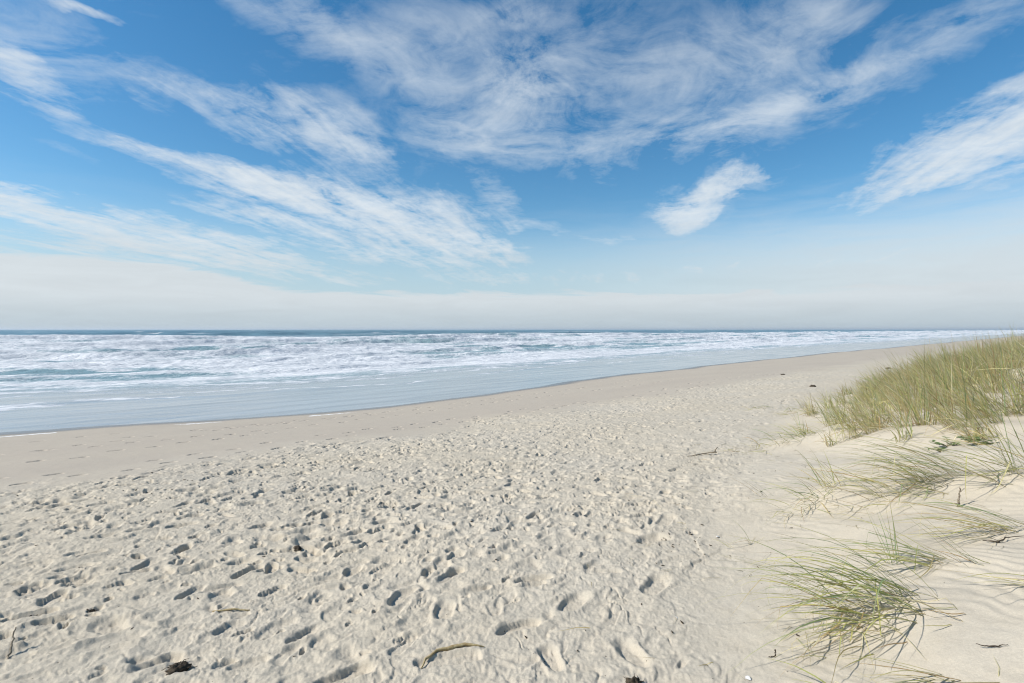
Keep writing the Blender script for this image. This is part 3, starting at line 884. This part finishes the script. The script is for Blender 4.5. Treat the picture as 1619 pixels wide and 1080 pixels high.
# ------------------------------------------------------------------ sky
# cirrus, described as soft patches in the sky: azimuth (deg right of the view), elevation (deg), half widths (deg), tilt (deg), weight
CLOUDS = [
    (-21.2, 13.0, 20.7, 2.1, 169, 0.85, 's'),
    (-29.4, 14.9, 9.5, 1.0, 173, 0.50, 's'),
    (-11.3, 10.7, 15.4, 5.3, 166, 0.80, 's'),
    (-4.7, 9.1, 8.7, 1.7, 167, 0.50, 's'),
    (-16.4, 7.8, 11.1, 1.4, 172, 0.40, 's'),
    (-22.9, 13.5, 8.5, 1.8, 177, 0.40, 's'),
    (-34.3, 8.6, 15.5, 1.9, 175, 0.85, 's'),
    (-41.4, 9.6, 6.8, 1.7, 177, 0.75, 's'),
    (-27.3, 6.5, 17.5, 1.5, 174, 0.80, 's'),
    (-42.9, 10.9, 3.4, 1.0, -177, 0.75, 's'),
    (-30.9, 7.4, 12.8, 1.0, 175, 0.65, 's'),
    (-38.6, 6.6, 9.8, 1.3, 178, 0.65, 's'),
    (-24.6, 10.7, 9.4, 1.4, 172, 0.60, 's'),
    (-24.1, 19.6, 15.2, 2.8, 170, 0.42, 's'),
    (-17.6, 20.1, 6.4, 3.0, 161, 0.60, 'v'),
    (-33.4, 21.5, 5.7, 2.1, 167, 0.25, 'v'),
    (-16.4, 17.6, 5.3, 3.7, 149, 0.35, 'v'),
    (-21.2, 21.6, 8.0, 1.7, 175, 0.30, 's'),
    (-42.5, 19.4, 5.1, 1.6, 158, 0.80, 's'),
    (-38.2, 25.3, 2.8, 0.7, -179, 0.90, 's'),
    (-41.4, 21.7, 8.7, 5.0, 178, 0.28, 'v'),
    (-16.4, 27.0, 15.7, 3.3, 165, 0.32, 'v'),
    (-21.8, 28.7, 8.8, 2.0, 173, 0.22, 'v'),
    (6.1, 24.6, 30.7, 10.5, 177, 0.31, 'v'),
    (1.4, 24.1, 5.8, 4.4, 159, 0.55, 'v'),
    (-4.7, 20.3, 8.0, 3.3, 172, 0.45, 'v'),
    (-0.6, 30.5, 5.4, 1.7, -180, 0.40, 'v'),
    (-7.3, 28.3, 7.7, 3.7, 171, 0.22, 'v'),
    (6.1, 18.2, 13.3, 3.0, 178, 0.25, 'v'),
    (21.8, 19.3, 13.2, 2.8, -180, 0.42, 'v'),
    (29.0, 20.9, 9.9, 1.8, -172, 0.45, 'v'),
    (39.1, 22.8, 10.2, 2.6, -168, 0.42, 'v'),
    (24.7, 24.7, 14.3, 4.6, 178, 0.28, 'v'),
    (29.5, 26.7, 10.5, 2.7, 166, 0.18, 'v'),
    (41.8, 15.5, 9.4, 3.2, -158, 1.05, 's'),
    (38.3, 12.8, 8.9, 1.9, -165, 0.80, 's'),
    (43.6, 12.1, 5.2, 2.4, -164, 0.50, 'v'),
    (36.6, 14.9, 5.1, 2.6, -146, 0.30, 's'),
    (21.9, 14.4, 3.9, 2.1, -164, 1.25, 's'),
    (17.8, 11.2, 2.9, 2.2, 162, 1.20, 'v'),
    (20.1, 13.0, 4.0, 1.9, -137, 0.60, 's'),
    (19.5, 13.1, 7.5, 3.9, -148, 0.42, 'v'),
    (23.6, 13.4, 3.4, 1.0, 174, 0.30, 'v'),
    (-1.3, 13.3, 5.3, 2.0, 140, 0.45, 'v'),
    (-5.1, 11.7, 2.9, 1.2, 172, 0.70, 'v'),
    (-3.3, 9.1, 4.7, 1.3, 161, 0.40, 'v'),
    (9.7, 9.0, 3.7, 0.8, 173, 0.45, 'v'),
    (4.1, 10.4, 5.4, 1.2, 170, 0.30, 'v'),
    (23.6, 8.6, 5.1, 0.5, 179, 0.30, 's'),
    (39.1, 6.0, 21.0, 2.7, -177, 0.45, 's'),
    (12.6, 5.6, 33.4, 1.2, -179, 0.40, 's'),
    (27.4, 6.3, 15.9, 0.9, -179, 0.30, 's'),
    (-39.0, 3.2, 17.1, 2.9, -180, 0.75, 's'),
    (-33.4, 4.6, 14.1, 1.1, 179, 0.40, 's'),
]


def build_world():
    w = bpy.data.worlds.new('World'); bpy.context.scene.world = w; w.use_nodes = True
    t = NT(w.node_tree); t.n.clear()
    out = t.new('ShaderNodeOutputWorld'); bg = t.new('ShaderNodeBackground')
    sky = t.new('ShaderNodeTexSky', sky_type='NISHITA')
    sky.sun_disc = False
    sky.sun_elevation = math.radians(SUN_EL); sky.sun_rotation = math.radians(SUN_AZ)
    sky.altitude = 0; sky.air_density = 1.0; sky.dust_density = 0.25; sky.ozone_density = 2.2
    d = t.vmath('NORMALIZE', t.new('ShaderNodeTexCoord').outputs['Generated'])
    sp = t.new('ShaderNodeSeparateXYZ'); t.put(sp.inputs[0], d)
    x, y, z = sp.outputs
    az = t.math('MULTIPLY', t.math('ARCTAN2', x, y), 180 / math.pi)
    el = t.math('MULTIPLY', t.math('ARCSINE', z), 180 / math.pi)
    # the cloud deck: directions projected on a level sheet, combed along the wind aloft
    zz = t.math('ADD', t.math('MAXIMUM', z, 0.0), 0.085)
    px = t.math('DIVIDE', x, zz); py = t.math('DIVIDE', y, zz)
    cv = t.new('ShaderNodeCombineXYZ'); t.put(cv.inputs[0], px); t.put(cv.inputs[1], py)
    sheet = t.mapping(cv.outputs[0], rot=(0, 0, math.radians(12)))
    s1 = t.mapping(sheet, scale=(2.3, 0.55, 1))
    s2 = t.mapping(sheet, loc=(7, 3, 0), scale=(1.5, 0.9, 1))
    warp = t.noise(s2, 1.3, 4, 0.6)
    fib = t.noise(s1, 2.6, 9, 0.62, 0.55)
    tex = t.noise(s2, 3.2, 9, 0.66, 0.35)
    fine = t.noise(sheet, 11.0, 6, 0.7, 0.5)
    # ragged edges: shift the patches by noise
    n1 = t.new('ShaderNodeTexNoise'); t.put(n1.inputs['Vector'], s2); n1.inputs['Scale'].default_value = 2.2; n1.inputs['Detail'].default_value = 5; n1.inputs['Roughness'].default_value = 0.6
    off = t.vmath('MULTIPLY', t.vmath('SUBTRACT', n1.outputs['Color'], (0.5, 0.5, 0.5)), (9.0, 5.0, 0.0))
    ae = t.new('ShaderNodeCombineXYZ'); t.put(ae.inputs[0], az); t.put(ae.inputs[1], el)
    lowk = t.rng(el, 0, 18, 0.25, 1.0, 'LINEAR')
    sc = t.new('ShaderNodeVectorMath', operation='SCALE'); t.put(sc.inputs[0], off); t.put(sc.inputs['Scale'], lowk)
    ap = t.vmath('ADD', ae.outputs[0], sc.outputs[0])
    acc = {'s': 0.0, 'v': 0.0}
    for (ca, ce, ha, hb, rot, wt, kind) in CLOUDS:
        g = t.new('ShaderNodeTexGradient', gradient_type='SPHERICAL')
        t.put(g.inputs[0], t.mapping(ap, loc=(ca, ce, 0), rot=(0, 0, math.radians(rot)), scale=(ha, hb, 1), kind='TEXTURE'))
        acc[kind] = t.math('MULTIPLY_ADD', g.outputs['Fac'], wt, acc[kind])

    def density(a_, parts, lift, k):
        den = lift
        for tx, w_ in parts: den = t.math('ADD', t.math('MULTIPLY', t.math('SUBTRACT', tx, 0.5), w_), den)
        a_ = t.math('MINIMUM', a_, 1.15)
        v = t.math('ADD', a_, t.math('MULTIPLY', den, t.math('ADD', a_, 0.10)))
        v = t.math('MAXIMUM', t.math('SUBTRACT', v, 0.05), 0.0)
        return t.math('SUBTRACT', 1.0, t.math('POWER', 2.718, t.math('MULTIPLY', v, -k)))

    blot = t.noise(t.mapping(sheet, loc=(3, 9, 0), scale=(1.15, 1.0, 1)), 2.1, 10, 0.62, 0.9)
    puff = t.noise(t.mapping(sheet, loc=(1, 5, 0)), 8.5, 6, 0.68, 0.8)
    cs = density(acc['s'], ((fib, 4.2), (tex, 1.5), (fine, 1.6)), 0.0, 1.9)
    cw = density(acc['v'], ((blot, 5.2), (puff, 1.7), (fib, 0.8)), 0.0, 1.05)
    mott = t.math('ADD', t.math('MULTIPLY', fib, 0.45), t.math('ADD', t.math('MULTIPLY', tex, 0.3), t.math('MULTIPLY', fine, 0.35)))
    cs = t.math('MULTIPLY', cs, t.rng(mott, 0.40, 0.72, 0.68, 1.04, 'LINEAR'))
    cov = t.math('SUBTRACT', 1.0, t.math('MULTIPLY', t.math('SUBTRACT', 1.0, cs), t.math('SUBTRACT', 1.0, cw)))
    # the pale bank lying on the horizon, and the general thinning of the blue towards it
    bn = t.noise(t.mapping(ae.outputs[0], scale=(0.10, 0.75, 1)), 1.0, 8, 0.64, 0.8)
    be = t.math('ADD', el, t.math('MULTIPLY', t.math('SUBTRACT', bn, 0.5), 3.6))
    top = t.math('ADD', 4.0, t.math('MULTIPLY', t.rng(az, -22, -34), 2.2))
    bank = t.math('MULTIPLY', t.rng(t.math('SUBTRACT', top, be), -0.35, 0.55), t.rng(el, 0.0, 3.2, 0.97, 0.94, 'LINEAR'))
    cov = t.math('MAXIMUM', cov, bank)
    thin = t.math('MULTIPLY', t.rng(az, -6, 44, 0.25, 1.0), t.rng(t.math('ADD', el, t.math('MULTIPLY', t.math('SUBTRACT', bn, 0.5), 6.0)), 14.0, 4.5, 0, 0.85))
    cov = t.math('MAXIMUM', cov, thin)
    low = t.rng(el, 12, 2, 0.0, 0.75)
    ccol = t.mix(t.rng(el, 0.2, 3.6), rgb(*CL_LOW), rgb(*CL_BANK))
    ccol = t.mix(t.rng(el, 5, 11), ccol, rgb(*CL_HIGH))
    cs_ = t.new('ShaderNodeVectorMath', operation='SCALE'); t.put(cs_.inputs[0], ccol); t.put(cs_.inputs['Scale'], t.rng(bn, 0.3, 0.7, 0.95, 1.04, 'LINEAR'))
    ccol = cs_.outputs[0]
    hs = t.new('ShaderNodeHueSaturation'); hs.inputs['Saturation'].default_value = SKY_SAT; hs.inputs['Value'].default_value = SKY_VAL
    hs.inputs['Hue'].default_value = SKY_HUE
    t.put(hs.inputs['Color'], sky.outputs[0])
    t.put(bg.inputs[0], t.mix(cov, t.mix(low, hs.outputs[0], rgb(3.1, 4.55, 5.6)), ccol))
    bg.inputs['Strength'].default_value = SKY_K
    t.put(out.inputs[0], bg.outputs[0])


CL_LOW = (4.1, 4.75, 5.15)
CL_BANK = (5.35, 5.75, 6.0)
CL_HIGH = (5.75, 6.25, 6.65)
SKY_SAT, SKY_VAL, SKY_HUE = 1.33, 1.0, 0.493
SKY_K = 0.1


def build_light_and_camera():
    sc = bpy.context.scene
    e, a = math.radians(SUN_EL), math.radians(SUN_AZ)
    sv = Vector((math.sin(a) * math.cos(e), math.cos(a) * math.cos(e), math.sin(e)))
    L = bpy.data.lights.new('sun', 'SUN'); L.energy = 4.2; L.angle = math.radians(0.8); L.color = (1.0, 0.975, 0.935)
    o = bpy.data.objects.new('sun', L); COL.objects.link(o); o.location = sv * 60
    o.rotation_euler = (-sv).to_track_quat('-Z', 'Y').to_euler()
    cam = bpy.data.cameras.new('camera'); cam.lens = 36 * 850 / 1619; cam.sensor_width = 36
    cam.shift_y = -19 / 1619; cam.clip_start = 0.05; cam.clip_end = 60000
    c = bpy.data.objects.new('camera', cam); COL.objects.link(c)
    c.location = (0, 0, CAM_H); c.rotation_euler = (math.radians(90), 0, 0)
    sc.camera = c
    v = sc.view_settings; v.view_transform = 'Standard'; v.look = 'None'; v.exposure = EXPOSURE; v.gamma = 1.0; v.use_curve_mapping = False
    sc.cycles.max_bounces = 6; sc.cycles.diffuse_bounces = 2; sc.cycles.glossy_bounces = 2
    sc.cycles.transparent_max_bounces = 4; sc.cycles.use_denoising = DENOISE
    sc.cycles.caustics_reflective = False; sc.cycles.filter_width = 1.1; sc.render.filter_size = 1.1


def build_haze():
    s_, z0, z1 = 33000.0, -14.0, 45.0
    co = [(x, y, z) for z in (z0, z1) for y in (-s_, s_) for x in (-s_, s_)]
    me = py_mesh('haze', co, [(0, 2, 3, 1), (4, 5, 7, 6), (0, 1, 5, 4), (2, 6, 7, 3), (0, 4, 6, 2), (1, 3, 7, 5)], smooth=False)
    m, t, out = new_mat('sea_haze')
    v = t.new('ShaderNodeVolumePrincipled')
    v.inputs['Color'].default_value = rgb(0.86, 0.92, 0.97); v.inputs['Density'].default_value = HAZE; v.inputs['Anisotropy'].default_value = 0.2
    t.put(out.inputs['Volume'], v.outputs[0])
    tag(link('haze', me, m), kind='stuff')


HAZE = 5e-5
EXPOSURE = 0.37
DENOISE = True

# ------------------------------------------------------------------ build
build_world()
build_light_and_camera()
build_beach()
build_sea()
LEAF = leaf_material()
build_stand(LEAF)
build_haze()
build_litter(LEAF)

# (count, dx, dy, spread, len lo-hi, azimuth, az sd, start elevation lo-hi, end elevation lo-hi, width mm, dry share)
make_tuft('grass_tuft', 'large sprawling tuft of green and yellow blades in the bottom right corner of the dune', 1.96, 2.72,
          [(74, 0, 0, .11, .45, .95, 176, 18, 18, 58, -42, 4, 4.8, .30), (26, -.10, -.03, .12, .35, .66, 186, 24, 12, 36, -30, -5, 4.2, .6),
           (26, -.02, .14, .09, .45, .8, 172, 12, 30, 58, -35, 5, 4.6, .15), (16, -.2, -.02, .16, .25, .45, 215, 35, 5, 25, -20, 0, 3.4, .8)], 1, LEAF)
make_tuft('grass_tuft', 'small upright tuft of dark green blades rising just behind the large sprawling tuft', 2.276, 3.195,
          [(7, 0, 0, .03, .30, .46, 150, 40, 66, 86, 55, 80, 5.0, .0), (6, 0, 0, .04, .2, .34, 165, 22, 30, 55, -25, 0, 4.0, .3)], 2, LEAF)
make_tuft('grass_tuft', 'yellow based tuft swept flat to the left behind the large sprawling tuft', 2.445, 3.045,
          [(18, 0, 0, .035, .4, .8, 172, 12, 12, 26, -14, -2, 4.6, .35), (5, 0, 0, .03, .5, .7, 160, 12, 30, 45, -30, 0, 4.2, .2)], 3, LEAF)
make_tuft('grass_tuft', 'sparse sprig with one long straight dark blade leaning left on bare dune sand', 2.508, 2.899,
          [(3, 0, 0, .02, .48, .62, 160, 5, 34, 44, 28, 40, 4.2, .0), (6, 0, 0, .04, .2, .38, 150, 20, 15, 40, -10, 20, 3.6, .6)], 4, LEAF)
make_tuft('grass_tuft', 'lone straw stem leaning out of the sand right of the large sprawling tuft', 2.10, 2.56,
          [(2, .05, .02, .01, .36, .42, 150, 5, 36, 46, 30, 42, 4.0, .5), (5, -.02, 0, .05, .1, .25, 175, 30, 5, 25, -10, 5, 3.2, 1.0)], 5, LEAF)
make_tuft('grass_tuft', 'broad pale tuft combed flat to the left across the middle of the dune slope', 3.44, 4.26,
          [(60, 0, 0, .10, .55, 1.0, 176, 13, 15, 48, -26, 0, 4.8, .42), (46, -.22, .05, .16, .4, .8, 172, 20, 15, 50, -30, 5, 4.6, .5),
           (24, -.4, -.02, .2, .3, .55, 185, 25, 5, 30, -20, 0, 4.2, .7)], 6, LEAF)
make_tuft('grass_tuft', 'tall green tuft at the right edge with upright blades and straw below', 3.80, 4.02,
          [(12, 0, 0, .05, .5, .75, 130, 30, 65, 84, 40, 75, 6.0, .05), (34, 0, 0, .12, .5, .95, 168, 18, 20, 48, -20, 8, 4.8, .5), (14, .1, -.12, .12, .5, .8, 160, 25, 25, 60, 0, 40, 4.4, .8)], 7, LEAF)
make_tuft('grass_tuft', 'thin upright tuft of bending stems left of the broad flat tuft', 2.818, 4.766,
          [(9, 0, 0, .05, .32, .52, 150, 35, 55, 82, 30, 75, 4.4, .3), (30, 0, .02, .12, .22, .45, 172, 40, 20, 55, -20, 25, 4.2, .6)], 8, LEAF)
make_tuft('grass_tuft', 'low ragged tuft with curling tips where the bare dune slope begins', 2.58, 4.70,
          [(20, 0, 0, .10, .25, .55, 190, 40, 10, 45, -40, -5, 3.8, .45), (14, -.02, -.1, .1, .2, .5, 205, 40, 5, 30, -35, 0, 3.2, .7)], 9, LEAF)
make_tuft('grass_sprig', 'two slanting yellow blades alone on smooth sand above the ragged tuft', 2.47, 5.177,
          [(4, 0, 0, .03, .32, .46, 165, 10, 32, 44, 22, 36, 4.0, .6)], 10, LEAF, 'grass sprig', 'lone sprigs of grass on the sand')
make_tuft('grass_sprig', 'single bright green shoot curving up from the sand', 1.823, 4.106,
          [(3, 0, 0, .01, .22, .34, 160, 25, 55, 75, 20, 60, 5.0, .2), (2, 0, 0, .02, .15, .2, 20, 20, 8, 12, -4, 0, 2.6, 1)], 11, LEAF, 'grass sprig', 'lone sprigs of grass on the sand')
make_tuft('grass_sprig', 'faint thin stalk farthest from the dune beside the trampled sand', 1.68, 4.08,
          [(2, 0, 0, .01, .18, .26, 150, 20, 40, 60, 0, 20, 2.8, .6)], 12, LEAF, 'grass sprig', 'lone sprigs of grass on the sand')
make_tuft('grass_tuft', 'low cushion of bright green blades apart from the dense grass', 4.22, 8.15,
          [(44, -.05, .05, .22, .25, .5, 170, 40, 20, 55, -30, 20, 5.5, .3), (30, .15, -.15, .15, .25, .5, 178, 22, 8, 30, -15, 5, 5.0, .6)], 13, LEAF)
make_tuft('grass_tuft', 'thin straw runners trailing left from the low bright green cushion', 3.55, 8.05,
          [(12, 0, 0, .2, .25, .5, 178, 30, 5, 25, -12, 4, 4.4, .7)], 14, LEAF)
make_tuft('grass_tuft', 'narrow upright fan of green blades with bare sand around its foot', 4.684, 7.723,
          [(26, 0, 0, .04, .45, .72, 160, 16, 50, 72, 35, 65, 5.0, .12), (12, .16, .02, .05, .4, .7, 140, 25, 55, 80, 40, 75, 5.0, .5)], 15, LEAF)
make_tuft('grass_tuft', 'dry leaning tuft with orange base at the front of the dense grass', 4.80, 6.95,
          [(56, 0, .12, .14, .45, .8, 165, 25, 35, 68, 5, 50, 5.0, .5), (26, .02, -.05, .12, .25, .5, 178, 20, 8, 26, -16, 4, 4.6, .75)], 16, LEAF)
make_tuft('grass_tuft', 'tuft of long leaning straw stems at the dense grass front near the right edge', 5.24, 5.90,
          [(60, 0, .05, .13, .5, .9, 160, 22, 38, 66, 0, 45, 5.2, .4), (16, -.05, -.1, .1, .4, .7, 168, 12, 18, 34, -16, 10, 5.0, .4)], 17, LEAF)
make_tuft('grass_tuft', 'tiny far tuft lying alone on the open beach left of the grass', 6.145, 13.206,
          [(16, 0, 0, .16, .2, .42, 180, 30, 10, 35, -18, 10, 7.0, .45)], 18, LEAF)
make_tuft('grass_tuft', 'farthest sprawling tuft at the beach end of the dense grass', 6.75, 11.9,
          [(36, 0, 0, .30, .3, .55, 175, 35, 20, 55, -10, 40, 6.5, .4), (20, -.45, -.25, .2, .25, .45, 178, 25, 8, 30, -12, 10, 6.0, .6)], 19, LEAF)
make_tuft('grass_tuft', 'straw tuft swept in a long arc at the right edge below the tall green one', 3.05, 3.24,
          [(26, 0, 0, .05, .5, .85, 170, 12, 14, 34, -22, -3, 4.4, .6), (14, -.12, .05, .1, .35, .6, 175, 22, 8, 28, -22, 0, 3.8, .8)], 20, LEAF)
make_tuft('grass_tuft', 'pale yellow bladed tuft lying flat at the bottom edge of the view', 1.82, 2.20,
          [(14, 0, 0, .04, .32, .58, 174, 12, 10, 26, -16, -2, 4.6, .7), (10, -.3, -.03, .08, .2, .4, 160, 25, 10, 35, -25, 0, 3.8, .5)], 21, LEAF)
make_tuft('grass_sprig', 'few pale blades creeping in from the right edge low on the dune', 2.62, 2.60,
          [(7, 0, 0, .04, .3, .55, 168, 14, 8, 22, -10, 0, 3.8, .7)], 22, LEAF, 'grass sprig', 'lone sprigs of grass on the sand')

LEAVES = plain_material('herb_leaf', (0.07, 0.13, 0.035), (0.16, 0.21, 0.06), 25, 0.5, 0.001, 0.35)
STEM = plain_material('herb_stem', (0.20, 0.17, 0.07), (0.28, 0.22, 0.10), 40, 0.7, 0.001)
make_herb('small leafy plant nearest the dry leaning tuft', 4.55, 5.62, 6, .15, 1, (LEAVES, STEM))
make_herb('darker leafy plant touching the long straw stems on the right', 4.72, 5.45, 8, .17, 2, (LEAVES, STEM))
make_herb('smallest leafy plant lowest on the bare sand', 4.32, 5.42, 5, .12, 3, (LEAVES, STEM))

WOOD = plain_material('driftwood', (0.16, 0.125, 0.085), (0.30, 0.25, 0.18), 60, 0.9, 0.003)
REED = plain_material('dry_reed', (0.27, 0.19, 0.085), (0.46, 0.37, 0.20), 45, 0.7, 0.002)
WEED = plain_material('dark_weed', (0.025, 0.019, 0.013), (0.10, 0.075, 0.048), 60, 0.8, 0.006)
BARK = plain_material('bark_chip', (0.03, 0.023, 0.016), (0.10, 0.075, 0.05), 120, 0.9, 0.002)
SHELL = plain_material('shell', (0.62, 0.58, 0.52), (0.82, 0.79, 0.74), 90, 0.45, 0.0008, 0.4)

stick('reed_stalk', 'curved brown reed stalk lying round the rim of a footprint', 'reed', [(-.469, 2.74), (-.45, 2.81), (-.40, 2.86), (-.32, 2.895), (-.255, 2.91), (-.15, 2.895)],
      [.004, .008, .010, .014, .012, .006], [.003, .0055, .007, .010, .009, .002], REED, 1)
stick('driftwood_stick', 'thin dark stick poking up from the sand at the left edge', 'stick', [(-2.792, 2.976), (-2.84, 3.05), (-2.88, 3.12)], [-.01, .04, .09], [.006, .005, .003], WOOD, 2)
stick('reed_stalk', 'straight pale stalk lying flat left of the middle foreground', 'reed', [(-1.944, 3.482), (-1.82, 3.49), (-1.70, 3.488)], [.006, .012, .008], [.005, .006, .003], REED, 3)
stick('driftwood_stick', 'slender forked driftwood stick on smooth sand at the foot of the dune', 'stick', [(2.556, 7.83), (2.80, 7.93), (3.03, 7.98)], [.012, .02, .03], [.005, .007, .010], WOOD, 4,
      twigs=((.3, .05, .14, .03, .006), (.7, .12, -.10, .04, .007), (.95, .07, .04, .07, .010)))
stick('dry_twig', 'short upright twig stump standing in bare sand below the broad flat tuft', 'twig', [(3.209, 3.866), (3.215, 3.87), (3.23, 3.875)], [-.01, .05, .13], [.009, .007, .004], WOOD, 5,
      twigs=((.25, -.03, 0, .01, .006), (.8, .04, 0, .03, .003)))
stick('dry_twig', 'dark branching twig on the dune sand near the right edge', 'twig', [(2.74, 3.13), (2.80, 3.10), (2.86, 3.12), (2.98, 3.10)], [.02, .008, .02, .012], [.002, .0045, .003, .0010], BARK, 6,
      twigs=((.4, -.05, .03, .02, .002), (.6, .06, .05, .01, .0015)))
stick('dry_twig', 'small dark twig on bare sand right of the bottom edge tuft', 'twig', [(2.00, 2.32), (2.05, 2.295), (2.10, 2.28)], [.02, .006, .006], [.0014, .003, .001], BARK, 7,
      twigs=((.5, .06, -.03, .006, .0015),))
stick('dry_twig', 'little dark stub and twig beside the tips of the large sprawling tuft', 'twig', [(1.255, 2.62), (1.28, 2.618), (1.288, 2.635)], [.004, .005, .028], [.0015, .0025, .003], BARK, 8)

lump('seaweed', 'largest dark matted weed clump at the bottom edge', -1.764, 2.84, .046, WEED, 11, flat=.55)
lump('seaweed', 'dark weed clump near the left edge of the foreground', -3.14, 3.49, .034, WEED, 12, flat=.5)
lump('seaweed', 'small round dark weed lump right of the left edge clump', -2.779, 3.55, .02, WEED, 13, flat=.7)
lump('seaweed', 'brown weed stump half buried at the bottom edge in the middle', .566, 2.50, .028, WEED, 14, flat=.8, sink=.3)
lump('seaweed', 'black lump, part weed and part shadow, on the trampled sand left of the middle', -1.864, 4.668, .036, WEED, 15, flat=.5)  # part of this black shape stands in for shade in the trampled sand
lump('driftwood_chunk', 'black chunk alone on the far sand just left of the dense grass', 10.551, 18.86, .085, WEED, 16, 'driftwood', None, .6)
lump('seaweed', 'dark weed streak on the far sand left of the black chunk', 13.6, 27.0, .08, WEED, 17, flat=.4)
lump('seaweed', 'farthest dark weed line above the tip of the dense grass', 19.6, 28.0, .12, WEED, 18, flat=.35)

# chips of bark and weed over the walked sand, some standing for print shadows
rng = np.random.default_rng(31)
CH = [chip_mesh('bark_chip', 40 + k, 0.011) for k in range(6)]
for m_ in CH: m_.materials.append(BARK)
spots = [(1.366 + rng.normal(0, .16), 4.40 + rng.normal(0, .22)) for _ in range(30)]
for _ in range(54):
    a = rng.uniform(-.62, .36); d = rng.uniform(2.6, 9.0) ** 1.0
    spots.append((d * math.sin(a), d * math.cos(a)))
for _ in range(16):
    f_ = rng.random(); spots.append((1.15 + 2.2 * f_ + rng.normal(0, .25), 2.7 + 4.0 * f_ + rng.normal(0, .3)))
for _ in range(60):  # extra chips at the left, mostly standing in for dark shadows in the prints
    spots.append((rng.uniform(-6.5, -1.0), rng.uniform(3.2, 8.5)))
for k, (cx, cy) in enumerate(spots):
    sc_ = rng.uniform(.5, 1.35) * (1 + 0.10 * max(0, cy - 4)); fl = 0.75 + 0.5 * rng.random()
    o = bpy.data.objects.new('bark_chip', CH[k % 6]); COL.objects.link(o)
    o.location = (cx, cy, float(ground(cx, cy)[0]) + .002 * sc_); o.scale = (sc_ * fl, sc_, sc_)
    o.rotation_euler = (rng.normal(0, .3), rng.normal(0, .3), rng.uniform(0, 6.28))
    tag(o, 'tiny dark bark chip or print shadow mark scattered on the pale sand', 'bark chip', 'bark chips scattered on the sand')

SH = [shell_mesh('shell_fragment', 60 + k, 0.017) for k in range(2)]
for m_ in SH: m_.materials.append(SHELL)
for k, (cx, cy, lab) in enumerate(((1.10, 2.49, 'white shell fragment at the bottom edge left of the bottom tuft'), (1.664, 4.373, 'white shell fragment between the bark chips and the green shoot'),
                                   (.938, 3.086, 'white shell fragment on trampled sand at the foot of the dune'), (1.79, 3.47, 'white shell fragment among the tips of the yellow based tuft'))):
    o = bpy.data.objects.new('shell_fragment', SH[k % 2]); COL.objects.link(o)
    o.location = (cx, cy, float(ground(cx, cy)[0]) + .002); o.rotation_euler = (rng.normal(0, .4), rng.normal(0, .4), rng.uniform(0, 6.28))
    tag(o, lab, 'shell', 'white shell fragments on the sand')
